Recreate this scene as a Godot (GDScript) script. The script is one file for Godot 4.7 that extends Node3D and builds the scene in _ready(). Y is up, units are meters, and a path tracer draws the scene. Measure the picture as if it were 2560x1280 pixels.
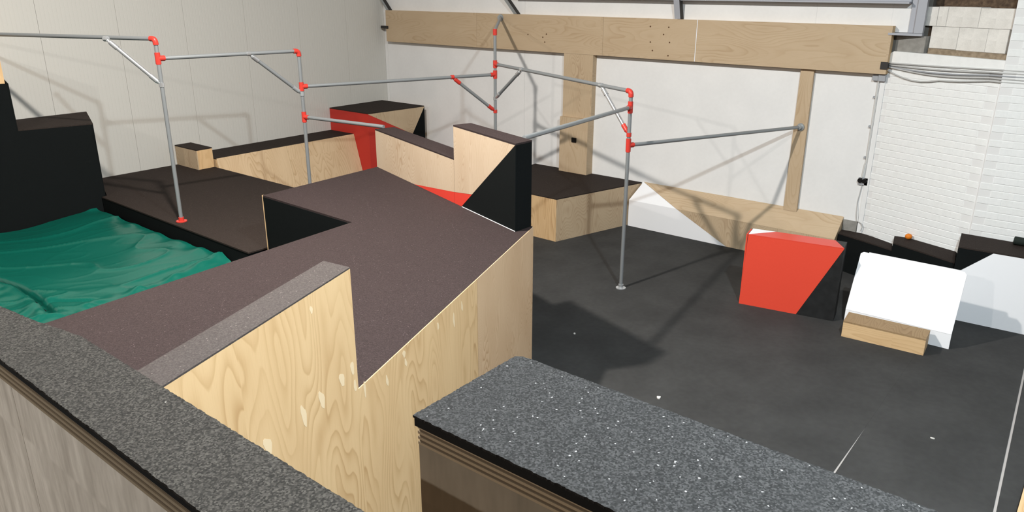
extends Node3D
# Indoor parkour hall: camera, lamps, exposure first; then the shell; then the obstacles; small things last.

const UP := Vector3.UP
var counts := {}
var M := {}
var rng := RandomNumberGenerator.new()

# ------------------------------------------------------------------ naming
func numbered(parent: Node, called: String) -> String:
	var key := str(parent.get_instance_id()) + called
	var n: int = counts.get(key, 0)
	counts[key] = n + 1
	return called if n == 0 else "%s_%03d" % [called, n]

func thing(called: String, label: String, category: String, at := Vector3.ZERO, group := "") -> Node3D:
	var o := Node3D.new()
	o.name = numbered(self, called)
	add_child(o, true)
	o.position = at
	o.set_meta("label", label)
	o.set_meta("category", category)
	if group != "":
		o.set_meta("group", group)
	return o

func struct(called: String, label: String) -> Node3D:
	var o := Node3D.new()
	o.name = called
	add_child(o, true)
	o.set_meta("kind", "structure")
	o.set_meta("label", label)
	return o

# meshes are built in room coordinates; a part is shifted back by its thing's base
func part(parent: Node3D, called: String, mesh: Mesh, mat: Material, label := "") -> MeshInstance3D:
	var m := MeshInstance3D.new()
	m.mesh = mesh
	m.material_override = mat
	m.name = numbered(parent, called)
	parent.add_child(m, true)
	var top: Node3D = parent
	if parent is MeshInstance3D:
		m.position = Vector3.ZERO
	else:
		m.position = -top.position
	if label != "":
		m.set_meta("label", label)
	m.cast_shadow = GeometryInstance3D.SHADOW_CASTING_SETTING_ON
	return m

func placed(parent: Node3D, called: String, mesh: Mesh, mat: Material, t: Transform3D) -> MeshInstance3D:
	var m := part(parent, called, mesh, mat)
	m.transform = Transform3D(Basis.IDENTITY, m.position) * t
	return m

# ------------------------------------------------------------------ geometry
func tri(st: SurfaceTool, n: Vector3, a: Vector3, b: Vector3, c: Vector3, ua: Vector2, ub: Vector2, uc: Vector2) -> void:
	if (b - a).cross(c - a).dot(n) > 0.0:
		var t := b
		b = c
		c = t
		var tu := ub
		ub = uc
		uc = tu
	st.set_normal(n)
	st.set_uv(ua)
	st.add_vertex(a)
	st.set_normal(n)
	st.set_uv(ub)
	st.add_vertex(b)
	st.set_normal(n)
	st.set_uv(uc)
	st.add_vertex(c)

# a flat polygon (its outer face) given thickness along ext
func slab_into(st: SurfaceTool, pts: Array, ext: Vector3, uo := Vector2.ZERO, turn := false) -> void:
	var n := Vector3.ZERO
	var k := pts.size()
	for i in k:
		var p: Vector3 = pts[i]
		var q: Vector3 = pts[(i + 1) % k]
		n += p.cross(q)
	n = n.normalized()
	if n.dot(ext) > 0.0:
		n = -n
	var u := Vector3.RIGHT
	var v := Vector3.BACK
	if absf(n.y) < 0.85:
		u = UP.cross(n).normalized()
		v = n.cross(u).normalized()
	if turn:
		var s := u
		u = v
		v = s
	var flat := PackedVector2Array()
	for p: Vector3 in pts:
		flat.append(Vector2(p.dot(u), p.dot(v)))
	var idx := Geometry2D.triangulate_polygon(flat)
	for i in range(0, idx.size(), 3):
		var a: int = idx[i]
		var b: int = idx[i + 1]
		var c: int = idx[i + 2]
		tri(st, n, pts[a], pts[b], pts[c], flat[a] + uo, flat[b] + uo, flat[c] + uo)
		tri(st, -n, pts[a] + ext, pts[b] + ext, pts[c] + ext, flat[a] + uo, flat[b] + uo, flat[c] + uo)
	var mid := Vector3.ZERO
	for p: Vector3 in pts:
		mid += p
	mid /= k
	var area := 0.0
	for i in k:
		var a2: Vector2 = flat[i]
		var b2: Vector2 = flat[(i + 1) % k]
		area += a2.cross(b2)
	var th := ext.length()
	for i in k:
		var a: Vector3 = pts[i]
		var b: Vector3 = pts[(i + 1) % k]
		var e2: Vector2 = flat[(i + 1) % k] - flat[i]
		var o2 := Vector2(e2.y, -e2.x) * signf(area)
		var sn := u * o2.x + v * o2.y
		var tn := (b - a).cross(ext).normalized()
		if tn.dot(sn) < 0.0:
			tn = -tn
		var l := (b - a).length()
		tri(st, tn, a, b, b + ext, Vector2(0, 0) + uo, Vector2(l, 0) + uo, Vector2(l, th) + uo)
		tri(st, tn, a, b + ext, a + ext, Vector2(0, 0) + uo, Vector2(l, th) + uo, Vector2(0, th) + uo)

func slab(pts: Array, ext: Vector3, uo := Vector2.ZERO, turn := false) -> ArrayMesh:
	var st := SurfaceTool.new()
	st.begin(Mesh.PRIMITIVE_TRIANGLES)
	slab_into(st, pts, ext, uo, turn)
	st.index()
	return st.commit()

# a vertical prism over a plan polygon (x, z)
func prism(plan: Array, y0: float, y1: float, uo := Vector2.ZERO) -> ArrayMesh:
	var pts := []
	for p: Vector2 in plan:
		pts.append(Vector3(p.x, y1, p.y))
	return slab(pts, Vector3(0, y0 - y1, 0), uo)

func box(a: Vector3, b: Vector3, uo := Vector2.ZERO) -> ArrayMesh:
	return slab([Vector3(a.x, a.y, b.z), Vector3(b.x, a.y, b.z), Vector3(b.x, b.y, b.z), Vector3(a.x, b.y, b.z)], Vector3(0, 0, a.z - b.z), uo)

func tube_into(st: SurfaceTool, a: Vector3, b: Vector3, r: float, r2 := -1.0, sides := 16) -> void:
	if r2 < 0.0:
		r2 = r
	var d := (b - a).normalized()
	var x := d.cross(UP if absf(d.y) < 0.9 else Vector3.RIGHT).normalized()
	var y := d.cross(x)
	var l := (b - a).length()
	for i in sides:
		var t0 := TAU * i / sides
		var t1 := TAU * (i + 1) / sides
		var n0 := x * cos(t0) + y * sin(t0)
		var n1 := x * cos(t1) + y * sin(t1)
		var quad := [[a + n0 * r, n0, Vector2(t0 * r, 0)], [a + n1 * r, n1, Vector2(t1 * r, 0)], [b + n1 * r2, n1, Vector2(t1 * r, l)], [b + n0 * r2, n0, Vector2(t0 * r, l)]]
		var mid := n0 + n1
		for t in [[0, 1, 2], [0, 2, 3]]:
			var A = quad[t[0]]
			var B = quad[t[1]]
			var C = quad[t[2]]
			if (B[0] - A[0]).cross(C[0] - A[0]).dot(mid) > 0.0:
				var sw = B
				B = C
				C = sw
			for q in [A, B, C]:
				st.set_normal(q[1])
				st.set_uv(q[2])
				st.add_vertex(q[0])
		tri(st, -d, a, a + n0 * r, a + n1 * r, Vector2.ZERO, Vector2(0, r), Vector2(r, 0))
		tri(st, d, b, b + n0 * r2, b + n1 * r2, Vector2.ZERO, Vector2(0, r), Vector2(r, 0))

func ball_into(st: SurfaceTool, c: Vector3, r: float, squash := 1.0) -> void:
	var rows := 8
	var cols := 14
	for i in rows:
		for j in cols:
			var q := []
			for o in [[0, 0], [0, 1], [1, 1], [1, 0]]:
				var th: float = PI * (i + o[0]) / rows
				var ph: float = TAU * (j + o[1]) / cols
				q.append(Vector3(sin(th) * cos(ph), cos(th), sin(th) * sin(ph)))
			for t in [[0, 1, 2], [0, 2, 3]]:
				var A: Vector3 = q[t[0]]
				var B: Vector3 = q[t[1]]
				var C: Vector3 = q[t[2]]
				if (B - A).cross(C - A).length() < 1e-7:
					continue
				if (B - A).cross(C - A).dot(A + B + C) > 0.0:
					var sw := B
					B = C
					C = sw
				for p: Vector3 in [A, B, C]:
					st.set_normal(p)
					st.set_uv(Vector2(p.x, p.z) * r)
					st.add_vertex(c + p * r * Vector3(1, squash, 1))

func begin() -> SurfaceTool:
	var st := SurfaceTool.new()
	st.begin(Mesh.PRIMITIVE_TRIANGLES)
	return st

func tube(a: Vector3, b: Vector3, r: float, r2 := -1.0, sides := 16) -> ArrayMesh:
	var st := begin()
	tube_into(st, a, b, r, r2, sides)
	return st.commit()

func path_tube(pts: Array, r: float, sides := 8) -> ArrayMesh:
	var st := begin()
	for i in pts.size() - 1:
		tube_into(st, pts[i], pts[i + 1], r, r, sides)
		if i > 0:
			ball_into(st, pts[i], r)
	return st.commit()

# ------------------------------------------------------------------ surfaces
func smooth01(a: float, b: float, x: float) -> float:
	var t := clampf((x - a) / (b - a), 0.0, 1.0)
	return t * t * (3.0 - 2.0 * t)

func noise(sd: int, oct := 2, kind := FastNoiseLite.TYPE_SIMPLEX_SMOOTH) -> FastNoiseLite:
	var n := FastNoiseLite.new()
	n.seed = sd
	n.noise_type = kind
	n.frequency = 1.0
	n.fractal_octaves = oct
	n.fractal_type = FastNoiseLite.FRACTAL_FBM if oct > 1 else FastNoiseLite.FRACTAL_NONE
	return n

# rotary-cut plywood: contour lines of a stretched height field make the cathedrals. 1.6 m x 2.4 m
func ply_image(sd: int, light: Color, dark: Color, contrast: float, rings: float) -> Image:
	var w := 640
	var h := 832
	var n1 := noise(sd, 2)
	var n2 := noise(sd + 7, 1)
	var n3 := noise(sd + 13, 2)
	var data := PackedByteArray()
	data.resize(w * h * 3)
	var at := 0
	for y in h:
		var v := 2.4 * y / h
		for x in w:
			var u := 1.6 * x / w
			var hg := n1.get_noise_2d(u * 2.2, v * 0.55)
			var wob := n1.get_noise_2d(u * 9.0 + 40.0, v * 2.6) * 0.05
			var r := (u * 0.9 + hg * 1.15 + wob) * rings
			var t := r - floorf(r)
			var late := t * t * t * (1.0 - smooth01(0.9, 1.0, t))
			var mod := 0.55 + 0.9 * n3.get_noise_2d(u * 1.7 + 9.0, v * 0.8)
			var fib := n2.get_noise_2d(u * 150.0, v * 5.0)
			var tone := n3.get_noise_2d(u * 2.5, v * 0.9)
			var k := clampf(late * contrast * clampf(mod, 0.15, 1.2) + 0.10 * fib * fib - 0.10 * tone + 0.08, 0.0, 1.0)
			data[at] = int(255.0 * lerpf(light.r, dark.r, k))
			data[at + 1] = int(255.0 * lerpf(light.g, dark.g, k))
			data[at + 2] = int(255.0 * lerpf(light.b, dark.b, k))
			at += 3
	return Image.create_from_data(w, h, false, Image.FORMAT_RGB8, data)

# bonded rubber crumb: one grey per granule, now and then a pale one
func crumb_image(sd: int, size: int, freq: float, lo: Color, hi: Color, fleck: Color, flecks: int) -> Image:
	var n := noise(sd, 1, FastNoiseLite.TYPE_CELLULAR)
	n.frequency = freq
	n.cellular_return_type = FastNoiseLite.RETURN_CELL_VALUE
	n.cellular_distance_function = FastNoiseLite.DISTANCE_EUCLIDEAN
	var img := n.get_seamless_image(size, size)
	img.convert(Image.FORMAT_L8)
	var src := img.get_data()
	var data := PackedByteArray()
	data.resize(size * size * 3)
	var table := PackedByteArray()
	table.resize(768)
	for i in 256:
		var c := lo.lerp(hi, pow(i / 255.0, 1.3))
		if i >= 256 - flecks:
			c = fleck
		table[i * 3] = int(c.r * 255.0)
		table[i * 3 + 1] = int(c.g * 255.0)
		table[i * 3 + 2] = int(c.b * 255.0)
	for i in size * size:
		var k: int = src[i] * 3
		data[i * 3] = table[k]
		data[i * 3 + 1] = table[k + 1]
		data[i * 3 + 2] = table[k + 2]
	return Image.create_from_data(size, size, false, Image.FORMAT_RGB8, data)

func cloudy_image(sd: int, size: int, freq: float, lo: Color, hi: Color, streak := Vector2.ONE) -> Image:
	var n := noise(sd, 4)
	var m := noise(sd + 3, 2)
	var data := PackedByteArray()
	data.resize(size * size * 3)
	var at := 0
	for y in size:
		for x in size:
			var p := Vector2(x, y) * freq / size * streak
			var k := clampf(0.5 + 0.6 * n.get_noise_2d(p.x, p.y) + 0.25 * m.get_noise_2d(p.x * 9.0, p.y * 9.0), 0.0, 1.0)
			data[at] = int(255.0 * lerpf(lo.r, hi.r, k))
			data[at + 1] = int(255.0 * lerpf(lo.g, hi.g, k))
			data[at + 2] = int(255.0 * lerpf(lo.b, hi.b, k))
			at += 3
	return Image.create_from_data(size, size, false, Image.FORMAT_RGB8, data)

func mat(col: Color, rough := 0.8, metal := 0.0, img: Image = null, sx := 1.0, sy := -1.0, nrm: Image = null, nscale := 1.0) -> StandardMaterial3D:
	var m := StandardMaterial3D.new()
	m.albedo_color = col
	m.roughness = rough
	m.metallic = metal
	m.metallic_specular = 0.4
	if img:
		m.albedo_texture = ImageTexture.create_from_image(img)
	if nrm:
		m.normal_enabled = true
		m.normal_texture = ImageTexture.create_from_image(nrm)
		m.normal_scale = nscale
	m.uv1_scale = Vector3(1.0 / sx, 1.0 / (sx if sy < 0.0 else sy), 1.0)
	return m

func bumpy(img: Image, k: float) -> Image:
	var b := Image.new()
	b.copy_from(img)
	b.convert(Image.FORMAT_RGBA8)
	b.bump_map_to_normal_map(k)
	return b

func make_materials() -> void:
	var ply_a := ply_image(11, Color(0.915, 0.795, 0.625), Color(0.71, 0.555, 0.375), 0.62, 5.0)
	var ply_b := ply_image(29, Color(0.885, 0.785, 0.635), Color(0.71, 0.565, 0.40), 0.75, 14.0)
	var ply_c := ply_image(53, Color(0.845, 0.755, 0.625), Color(0.68, 0.565, 0.44), 0.7, 9.0)
	M.ply = mat(Color(0.955, 0.93, 0.90), 0.62, 0, ply_a, 1.6, 2.4)
	M.ply_stripe = mat(Color(0.84, 0.86, 0.93), 0.62, 0, ply_b, 1.6, 2.4)
	M.ply_grey = mat(Color(0.90, 0.90, 0.91), 0.66, 0, ply_c, 1.6, 2.4)
	var ply_d := ply_image(83, Color(0.905, 0.79, 0.625), Color(0.72, 0.575, 0.40), 0.42, 5.0)
	M.ply_beam = mat(Color(0.845, 0.865, 0.92), 0.66, 0, ply_d, 1.6, 2.4)
	M.ply_pink = mat(Color(0.95, 0.915, 0.92), 0.62, 0, ply_b, 1.6, 2.4)
	M.ply_bank = mat(Color(0.93, 0.945, 0.985), 0.62, 0, ply_a, 1.6, 2.4)
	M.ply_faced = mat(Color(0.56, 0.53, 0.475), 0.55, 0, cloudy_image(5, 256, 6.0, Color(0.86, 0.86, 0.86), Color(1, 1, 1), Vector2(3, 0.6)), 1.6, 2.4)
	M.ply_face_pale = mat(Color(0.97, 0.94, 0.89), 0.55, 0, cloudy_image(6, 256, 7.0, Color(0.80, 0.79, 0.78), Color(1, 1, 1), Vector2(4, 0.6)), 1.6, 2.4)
	M.plug = mat(Color(0.91, 0.81, 0.665), 0.7)
	M.edge_pale = mat(Color(0.80, 0.68, 0.52), 0.75)
	M.edge_dark = mat(Color(0.42, 0.33, 0.25), 0.8)
	M.layer_pale = mat(Color(0.62, 0.56, 0.47), 0.8)
	M.layer_dark = mat(Color(0.40, 0.345, 0.28), 0.85)
	var near := crumb_image(3, 1024, 0.2, Color(0.225, 0.228, 0.232), Color(0.45, 0.455, 0.46), Color(0.97, 0.97, 0.97), 2)
	var near_n := bumpy(near, 3.0)
	M.crumb_blue = mat(Color(0.585, 0.575, 0.57), 0.7, 0, near, 0.62, -1, near_n, 0.6)
	var near2 := crumb_image(4, 1024, 0.23, Color(0.22, 0.22, 0.22), Color(0.46, 0.46, 0.455), Color(0.97, 0.97, 0.97), 1)
	M.crumb_grey = mat(Color(0.66, 0.63, 0.60), 0.8, 0, near2, 0.75, -1, near_n, 0.6)
	var far := crumb_image(8, 1024, 0.2, Color(0.295, 0.262, 0.256), Color(0.385, 0.345, 0.338), Color(0.56, 0.52, 0.51), 2)
	M.crumb_brown = mat(Color(0.645, 0.62, 0.63), 0.85, 0, far, 1.1)
	M.crumb_light = mat(Color(0.76, 0.73, 0.71), 0.8, 0, crumb_image(9, 512, 0.2, Color(0.35, 0.335, 0.335), Color(0.435, 0.42, 0.42), Color(0.6, 0.58, 0.58), 2), 0.5)
	M.crumb_deep = mat(Color(0.61, 0.60, 0.575), 0.8, 0, far, 1.1)
	M.black = mat(Color(0.075, 0.085, 0.087), 0.75)
	M.black.metallic_specular = 0.15
	M.black_wear = mat(Color(0.14, 0.145, 0.15), 0.5, 0, cloudy_image(21, 256, 9.0, Color(0.75, 0.75, 0.75), Color(1, 1, 1)), 1.0)
	M.rubber_edge = mat(Color(0.06, 0.065, 0.07), 0.95)
	M.red = mat(Color(0.84, 0.275, 0.20), 0.55)
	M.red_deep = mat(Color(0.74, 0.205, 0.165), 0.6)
	M.red_wedge = mat(Color(0.78, 0.225, 0.175), 0.6)
	M.red_top = mat(Color(0.84, 0.26, 0.20), 0.30)
	M.white = mat(Color(0.93, 0.935, 0.95), 0.5)
	M.floor = mat(Color(1.0, 1.0, 0.99), 0.75, 0, cloudy_image(17, 512, 7.0, Color(0.205, 0.205, 0.207), Color(0.25, 0.25, 0.252)), 5.0)
	for dull in [M.crumb_blue, M.crumb_grey, M.crumb_brown, M.crumb_light, M.crumb_deep, M.floor]:
		dull.metallic_specular = 0.2
	M.screed = mat(Color(0.64, 0.62, 0.61), 0.9)
	M.plaster = mat(Color(1, 1, 1), 0.85, 0, cloudy_image(31, 256, 5.0, Color(0.885, 0.885, 0.885), Color(0.91, 0.91, 0.91)), 3.0)
	M.plaster_up = mat(Color(0.58, 0.58, 0.58), 0.85)
	M.ceiling = mat(Color(0.36, 0.36, 0.36), 0.9)
	var rib := Image.create_empty(64, 8, false, Image.FORMAT_RGBA8)
	for x in 64:
		var k := 0.85 if (x % 64) > 8 else 0.35
		for y in 8:
			rib.set_pixel(x, y, Color(k, k, k))
	rib.bump_map_to_normal_map(1.2)
	var tone := cloudy_image(41, 256, 4.0, Color(0.765, 0.755, 0.72), Color(0.80, 0.79, 0.755), Vector2(6, 0.4))
	M.sheet = mat(Color(1, 1, 1), 0.5, 0, tone, 1.0)
	M.sheet.normal_enabled = false
	M.rib = mat(Color(0.79, 0.785, 0.765), 0.5, 0, null, 0.05, 0.05, rib, 0.35)
	M.dark_gap = mat(Color(0.42, 0.41, 0.39), 0.9)
	var paint := cloudy_image(61, 256, 6.0, Color(0.895, 0.90, 0.90), Color(0.925, 0.93, 0.93))
	M.brick = [mat(Color(1, 1, 1), 0.6, 0, paint, 0.5), mat(Color(0.997, 0.997, 0.995), 0.65, 0, paint, 0.6), mat(Color(0.998, 1.0, 1.0), 0.6, 0, paint, 0.4)]
	M.mortar = mat(Color(0.88, 0.88, 0.88), 0.9)
	M.old_brick = mat(Color(1, 1, 1), 0.95, 0, cloudy_image(71, 256, 12.0, Color(0.24, 0.19, 0.155), Color(0.44, 0.37, 0.30)), 0.8)
	M.bare_tan = mat(Color(1, 1, 1), 0.95, 0, cloudy_image(72, 256, 12.0, Color(0.47, 0.41, 0.34), Color(0.62, 0.56, 0.48)), 0.8)
	M.concrete = mat(Color(0.60, 0.59, 0.57), 0.9, 0, cloudy_image(73, 128, 6.0, Color(0.85, 0.85, 0.85), Color(1, 1, 1)), 0.6)
	M.whitewash = mat(Color(1, 1, 1), 0.85, 0, cloudy_image(75, 256, 5.0, Color(0.82, 0.81, 0.79), Color(0.90, 0.89, 0.87)), 0.9)
	M.steel_paint = mat(Color(0.66, 0.67, 0.70), 0.5)
	M.steel_dark = mat(Color(0.20, 0.19, 0.185), 0.6)
	M.galv = mat(Color(0.56, 0.575, 0.585), 0.42, 0.35)
	M.galv_bright = mat(Color(0.80, 0.81, 0.82), 0.25, 0.7)
	M.galv_cast = mat(Color(0.66, 0.68, 0.69), 0.4, 0.4)
	M.clamp_red = mat(Color(0.78, 0.235, 0.20), 0.35)
	M.tarp = mat(Color(0.03, 0.335, 0.285), 0.29)
	M.tarp.metallic_specular = 0.45
	M.cable = mat(Color(0.72, 0.72, 0.715), 0.6)
	M.cable_dark = mat(Color(0.25, 0.25, 0.25), 0.7)
	M.plastic_grey = mat(Color(0.62, 0.63, 0.65), 0.5)
	M.plastic_black = mat(Color(0.05, 0.05, 0.055), 0.45)
	M.conduit = mat(Color(0.80, 0.80, 0.79), 0.5)
	M.orange = mat(Color(0.86, 0.48, 0.12), 0.6)
	M.roll = mat(Color(0.10, 0.135, 0.12), 0.8)
	M.step = mat(Color(0.90, 0.885, 0.87), 0.65, 0, ply_a, 1.6, 2.4)
	M.step_top = mat(Color(0.70, 0.66, 0.60), 0.7, 0, ply_c, 1.6, 2.4)
	M.knot = mat(Color(0.36, 0.25, 0.16), 0.8)
	M.scrap = mat(Color(0.85, 0.84, 0.82), 0.9)
	M.lamp_shell = mat(Color(0.30, 0.31, 0.32), 0.5, 0.3)

# ------------------------------------------------------------------ lamps
func high_bay(at: Vector3, col: Color, energy: float, label: String, spill := 0.36) -> void:
	var t := thing("high_bay_lamp", label, "lamp", at + Vector3(0, 0.06, 0), "high-bay lamps under the hall ceiling")
	var st := begin()
	tube_into(st, at + Vector3(0, 0.06, 0), at + Vector3(0, 0.12, 0), 0.23, 0.22, 28)
	tube_into(st, at + Vector3(0, 0.12, 0), at + Vector3(0, 0.26, 0), 0.16, 0.09, 24)
	part(t, "housing", st.commit(), M.lamp_shell)
	part(t, "hanger", tube(at + Vector3(0, 0.26, 0), at + Vector3(0, 6.6 - at.y, 0), 0.012), M.steel_dark)
	var g := StandardMaterial3D.new()
	g.albedo_color = Color(0.9, 0.9, 0.9)
	g.emission_enabled = true
	g.emission = col
	g.emission_energy_multiplier = 2.0
	part(t, "diffuser", tube(at + Vector3(0, 0.035, 0), at + Vector3(0, 0.058, 0), 0.2, 0.2, 28), g)
	# the reflector sends its light downwards, strongest straight below
	var l := AreaLight3D.new()
	l.name = "light"
	t.add_child(l, true)
	l.position = Vector3(0, -0.045, 0)
	l.rotation = Vector3(-PI / 2, 0, 0)
	l.area_size = Vector2(0.2, 0.2)
	l.area_normalize_energy = true
	l.light_color = col
	l.light_energy = energy
	l.area_range = 30.0
	l.area_attenuation = 2.0
	# and some spills out sideways through the rim of the diffuser
	var o := OmniLight3D.new()
	o.name = "spill"
	t.add_child(o, true)
	o.position = Vector3(0, -0.11, 0)
	o.light_color = col
	o.light_energy = energy * spill
	o.omni_range = 30.0
	o.omni_attenuation = 2.0
	o.light_size = 0.08
	o.shadow_enabled = true
	l.shadow_enabled = true

# ------------------------------------------------------------------ build
func _ready() -> void:
	rng.seed = 20
	# camera: phone held on top of a high wall, tilted down
	var cam := Camera3D.new()
	cam.name = "camera"
	add_child(cam, true)
	cam.transform = Transform3D(Basis(Vector3(0.77922, 0.00267, -0.62674), Vector3(-0.21015, 0.94320, -0.25727), Vector3(0.59045, 0.33218, 0.73551)).orthonormalized(), Vector3(0, 3.4, 0))
	cam.fov = 36.8255
	cam.near = 0.05
	cam.far = 60.0
	cam.current = true
	var we := WorldEnvironment.new()
	we.name = "world"
	var env := Environment.new()
	env.background_mode = Environment.BG_COLOR
	env.background_color = Color(0.02, 0.02, 0.02)
	env.tonemap_mode = Environment.TONE_MAPPER_LINEAR
	env.tonemap_exposure = 1.03
	env.sdfgi_enabled = true
	env.ssao_enabled = true
	env.ssil_enabled = true
	we.environment = env
	add_child(we, true)
	make_materials()
	# two high-bay lamps over the obstacles, then an added fill lamp
	high_bay(Vector3(-5.17, 5.9, -3.0), Color(1.0, 0.97, 0.93), 45.0, "round high-bay lamp hanging over the brown platform")
	high_bay(Vector3(0.40, 5.9, -2.55), Color(0.93, 0.98, 1.0), 50.0, "round high-bay lamp hanging over the black floor", 0.24)
	high_bay(Vector3(-5.17, 5.9, 5.2), Color(1.0, 0.97, 0.94), 46.0, "added fill lamp in high-bay form, unseen in the hall behind the camera", 0.08)  # added behind the camera only to brighten the near wall faces
	build_shell()
	build_wall_features()
	build_obstacles()
	build_foreground()
	build_pipes()
	build_small()

# ------------------------------------------------------------------ shell
func build_shell() -> void:
	var f := struct("floor", "pale screed floor under black rubber mat sheets")
	part(f, "screed", box(Vector3(-11.3, -0.2, -10.3), Vector3(13.2, -0.003, 12.2)), M.screed)
	var seam1 := [Vector2(-1.1662, -9.98), Vector2(-1.1662, -6.10), Vector2(-1.175, -5.23), Vector2(-1.20, 12.0)]
	var seam2 := [Vector2(-1.1658, -9.98), Vector2(-1.1658, -6.10), Vector2(-1.159, -5.23), Vector2(-1.13, 12.0)]
	var a := [Vector2(-11.0, 12.0), Vector2(-11.0, -9.98)]
	a.append_array(seam1)
	part(f, "rubber_mat", prism(a, -0.0029, 0.0), M.floor)
	var r1 := [Vector2(0.636, 12.0), Vector2(-0.176, -5.51), Vector2(-0.285, -7.83), Vector2(-0.35, -9.2)]
	var b := seam2.duplicate()
	b.append_array(r1)
	part(f, "rubber_mat", prism(b, -0.0029, 0.0), M.floor)
	part(f, "rubber_mat", prism([Vector2(0.654, 12.0), Vector2(-0.158, -5.51), Vector2(-0.268, -7.83), Vector2(-0.333, -9.2), Vector2(13.0, -9.2), Vector2(13.0, 12.0)], -0.0029, 0.0), M.floor)
	var c := struct("ceiling", "light grey hall ceiling")
	part(c, "deck", box(Vector3(-11.3, 6.6, -10.3), Vector3(13.2, 6.8, 12.2)), M.ceiling)
	# back wall: plain white boards over a core
	var w := struct("wall_back", "white boarded back wall")
	part(w, "core", box(Vector3(-11.3, -0.2, -10.3), Vector3(-2.0, 6.6, -10.005)), M.dark_gap)
	for s in [[-11.03, -10.962], [-10.958, -7.7635], [-7.7605, -3.2605], [-3.2595, -2.40]]:
		part(w, "wall_board", box(Vector3(s[0], 0.0, -10.004), Vector3(s[1], 6.6, -9.98)), M.plaster)
	part(w, "wall_board", box(Vector3(-2.3995, 2.90, -10.004), Vector3(-2.17, 6.6, -9.981)), M.plaster)
	# left wall: ribbed steel sandwich panels one metre wide
	var lw := struct("wall_left", "cream ribbed metal sandwich-panel wall")
	part(lw, "core", box(Vector3(-11.3, -0.2, -10.0), Vector3(-11.06, 6.6, 12.2)), M.dark_gap)
	var edges := [-9.98, -9.10, -8.105, -7.106, -6.111, -5.145, -4.150, -3.155, -2.155, -1.155, -0.155, 0.845, 1.845, 2.845, 3.845, 4.845, 5.845, 6.845, 7.845, 8.845, 9.845, 10.845, 11.845]
	for i in edges.size() - 1:
		var z0: float = edges[i] + 0.0015
		var z1: float = edges[i + 1] - 0.0015
		var st := begin()
		# shallow stiffening ribs every five centimetres
		var n := int(round((z1 - z0) / 0.05))
		var step := (z1 - z0) / n
		var prof := [Vector3(-11.06, 0, z0)]
		for k in n:
			var zz := z0 + k * step
			prof.append(Vector3(-11.030, 0, zz))
			prof.append(Vector3(-11.030, 0, zz + step * 0.84))
			prof.append(Vector3(-11.0313, 0, zz + step * 0.88))
			prof.append(Vector3(-11.0313, 0, zz + step * 0.96))
		prof.append(Vector3(-11.030, 0, z1))
		prof.append(Vector3(-11.06, 0, z1))
		for p in prof.size():
			prof[p] = prof[p] + Vector3(0, 6.6, 0)
		slab_into(st, prof, Vector3(0, -6.6, 0))
		part(lw, "wall_panel", st.commit(), M.rib)
	# far closing walls behind the camera
	var wf := struct("wall_front", "white wall behind the camera")
	part(wf, "core", box(Vector3(-11.3, -0.2, 12.0), Vector3(13.2, 6.6, 12.2)), M.plaster_up)
	var we := struct("wall_far_right", "white side wall to the right of the camera")
	part(we, "core", box(Vector3(13.0, -0.2, -9.4), Vector3(13.2, 6.6, 12.0)), M.plaster_up)
	# painted brick wall on the right: a stretch that turns in, then a straight stretch
	var wr := struct("wall_right", "white painted brick wall turning in towards the hall")
	var P := Vector3(-2.40, 0, -9.98)
	var Q := Vector3(-1.12, 0, -9.52)
	var d := (Q - P).normalized()
	var nrm := Vector3(-d.z, 0, d.x)
	var sk := 0.004
	part(wr, "mortar_bed", slab([P - nrm * sk, Q - nrm * sk, Q - nrm * sk + UP * 2.545, P - nrm * sk + UP * 2.545], -nrm * 0.22), M.mortar)
	part(wr, "mortar_bed", box(Vector3(-1.135, 0, -9.75), Vector3(13.0, 6.6, -9.504)), M.mortar)
	part(wr, "backing", slab([P - nrm * 0.30 + UP * 2.55, Q - nrm * 0.30 + UP * 2.55, Q - nrm * 0.30 + UP * 6.6, P - nrm * 0.30 + UP * 6.6], -nrm * 0.1), M.old_brick)
	var kinds := []
	for i in 4:
		kinds.append(brick_mesh(0.2200 + rng.randf_range(-0.0006, 0.0), 0.0725 + rng.randf_range(-0.0015, 0.001), 0.05, 0.004))
	var course := 0.0775
	var bs := Basis(d, UP, nrm)
	for r in range(5, 33):
		var y := course * (r + 0.5)
		if y > 2.53:
			break
		var off := -0.11 if r % 2 == 0 else 0.0
		for k in 7:
			var x := off + 0.22 * k + 0.11
			if x < 0.09 or x > 1.30:
				continue
			var o := P + d * x + UP * y + nrm * rng.randf_range(-0.0006, 0.0008)
			var tw := Basis(UP, rng.randf_range(-0.003, 0.003)) * bs
			placed(wr, "brick", kinds[rng.randi() % 4], M.brick[rng.randi() % 3], Transform3D(tw, o))
	for r in range(10, 44):
		var y := course * (r + 0.5) + 0.01
		var off := -0.11 if r % 2 == 0 else 0.0
		for k in 3:
			var x := -1.13 + off + 0.22 * k + 0.115
			if x < -1.10:
				x += 0.115
				if k == 0:
					continue
			var o := Vector3(x, y, -9.50 + rng.randf_range(-0.0006, 0.0008))
			placed(wr, "brick", kinds[rng.randi() % 4], M.brick[rng.randi() % 3], Transform3D(Basis(UP, rng.randf_range(-0.003, 0.003)), o))
	# ledge, bare-brick band and whitewashed blocks above it
	part(wr, "ledge", slab([P + nrm * 0.01 + d * 0.05 + UP * 2.55, Q + nrm * 0.01 + UP * 2.55, Q + nrm * 0.01 + UP * 2.68, P + nrm * 0.01 + d * 0.10 + UP * 2.69, P + nrm * 0.01 + d * 0.05 + UP * 2.66], -nrm * 0.29), M.brick[1])
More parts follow.
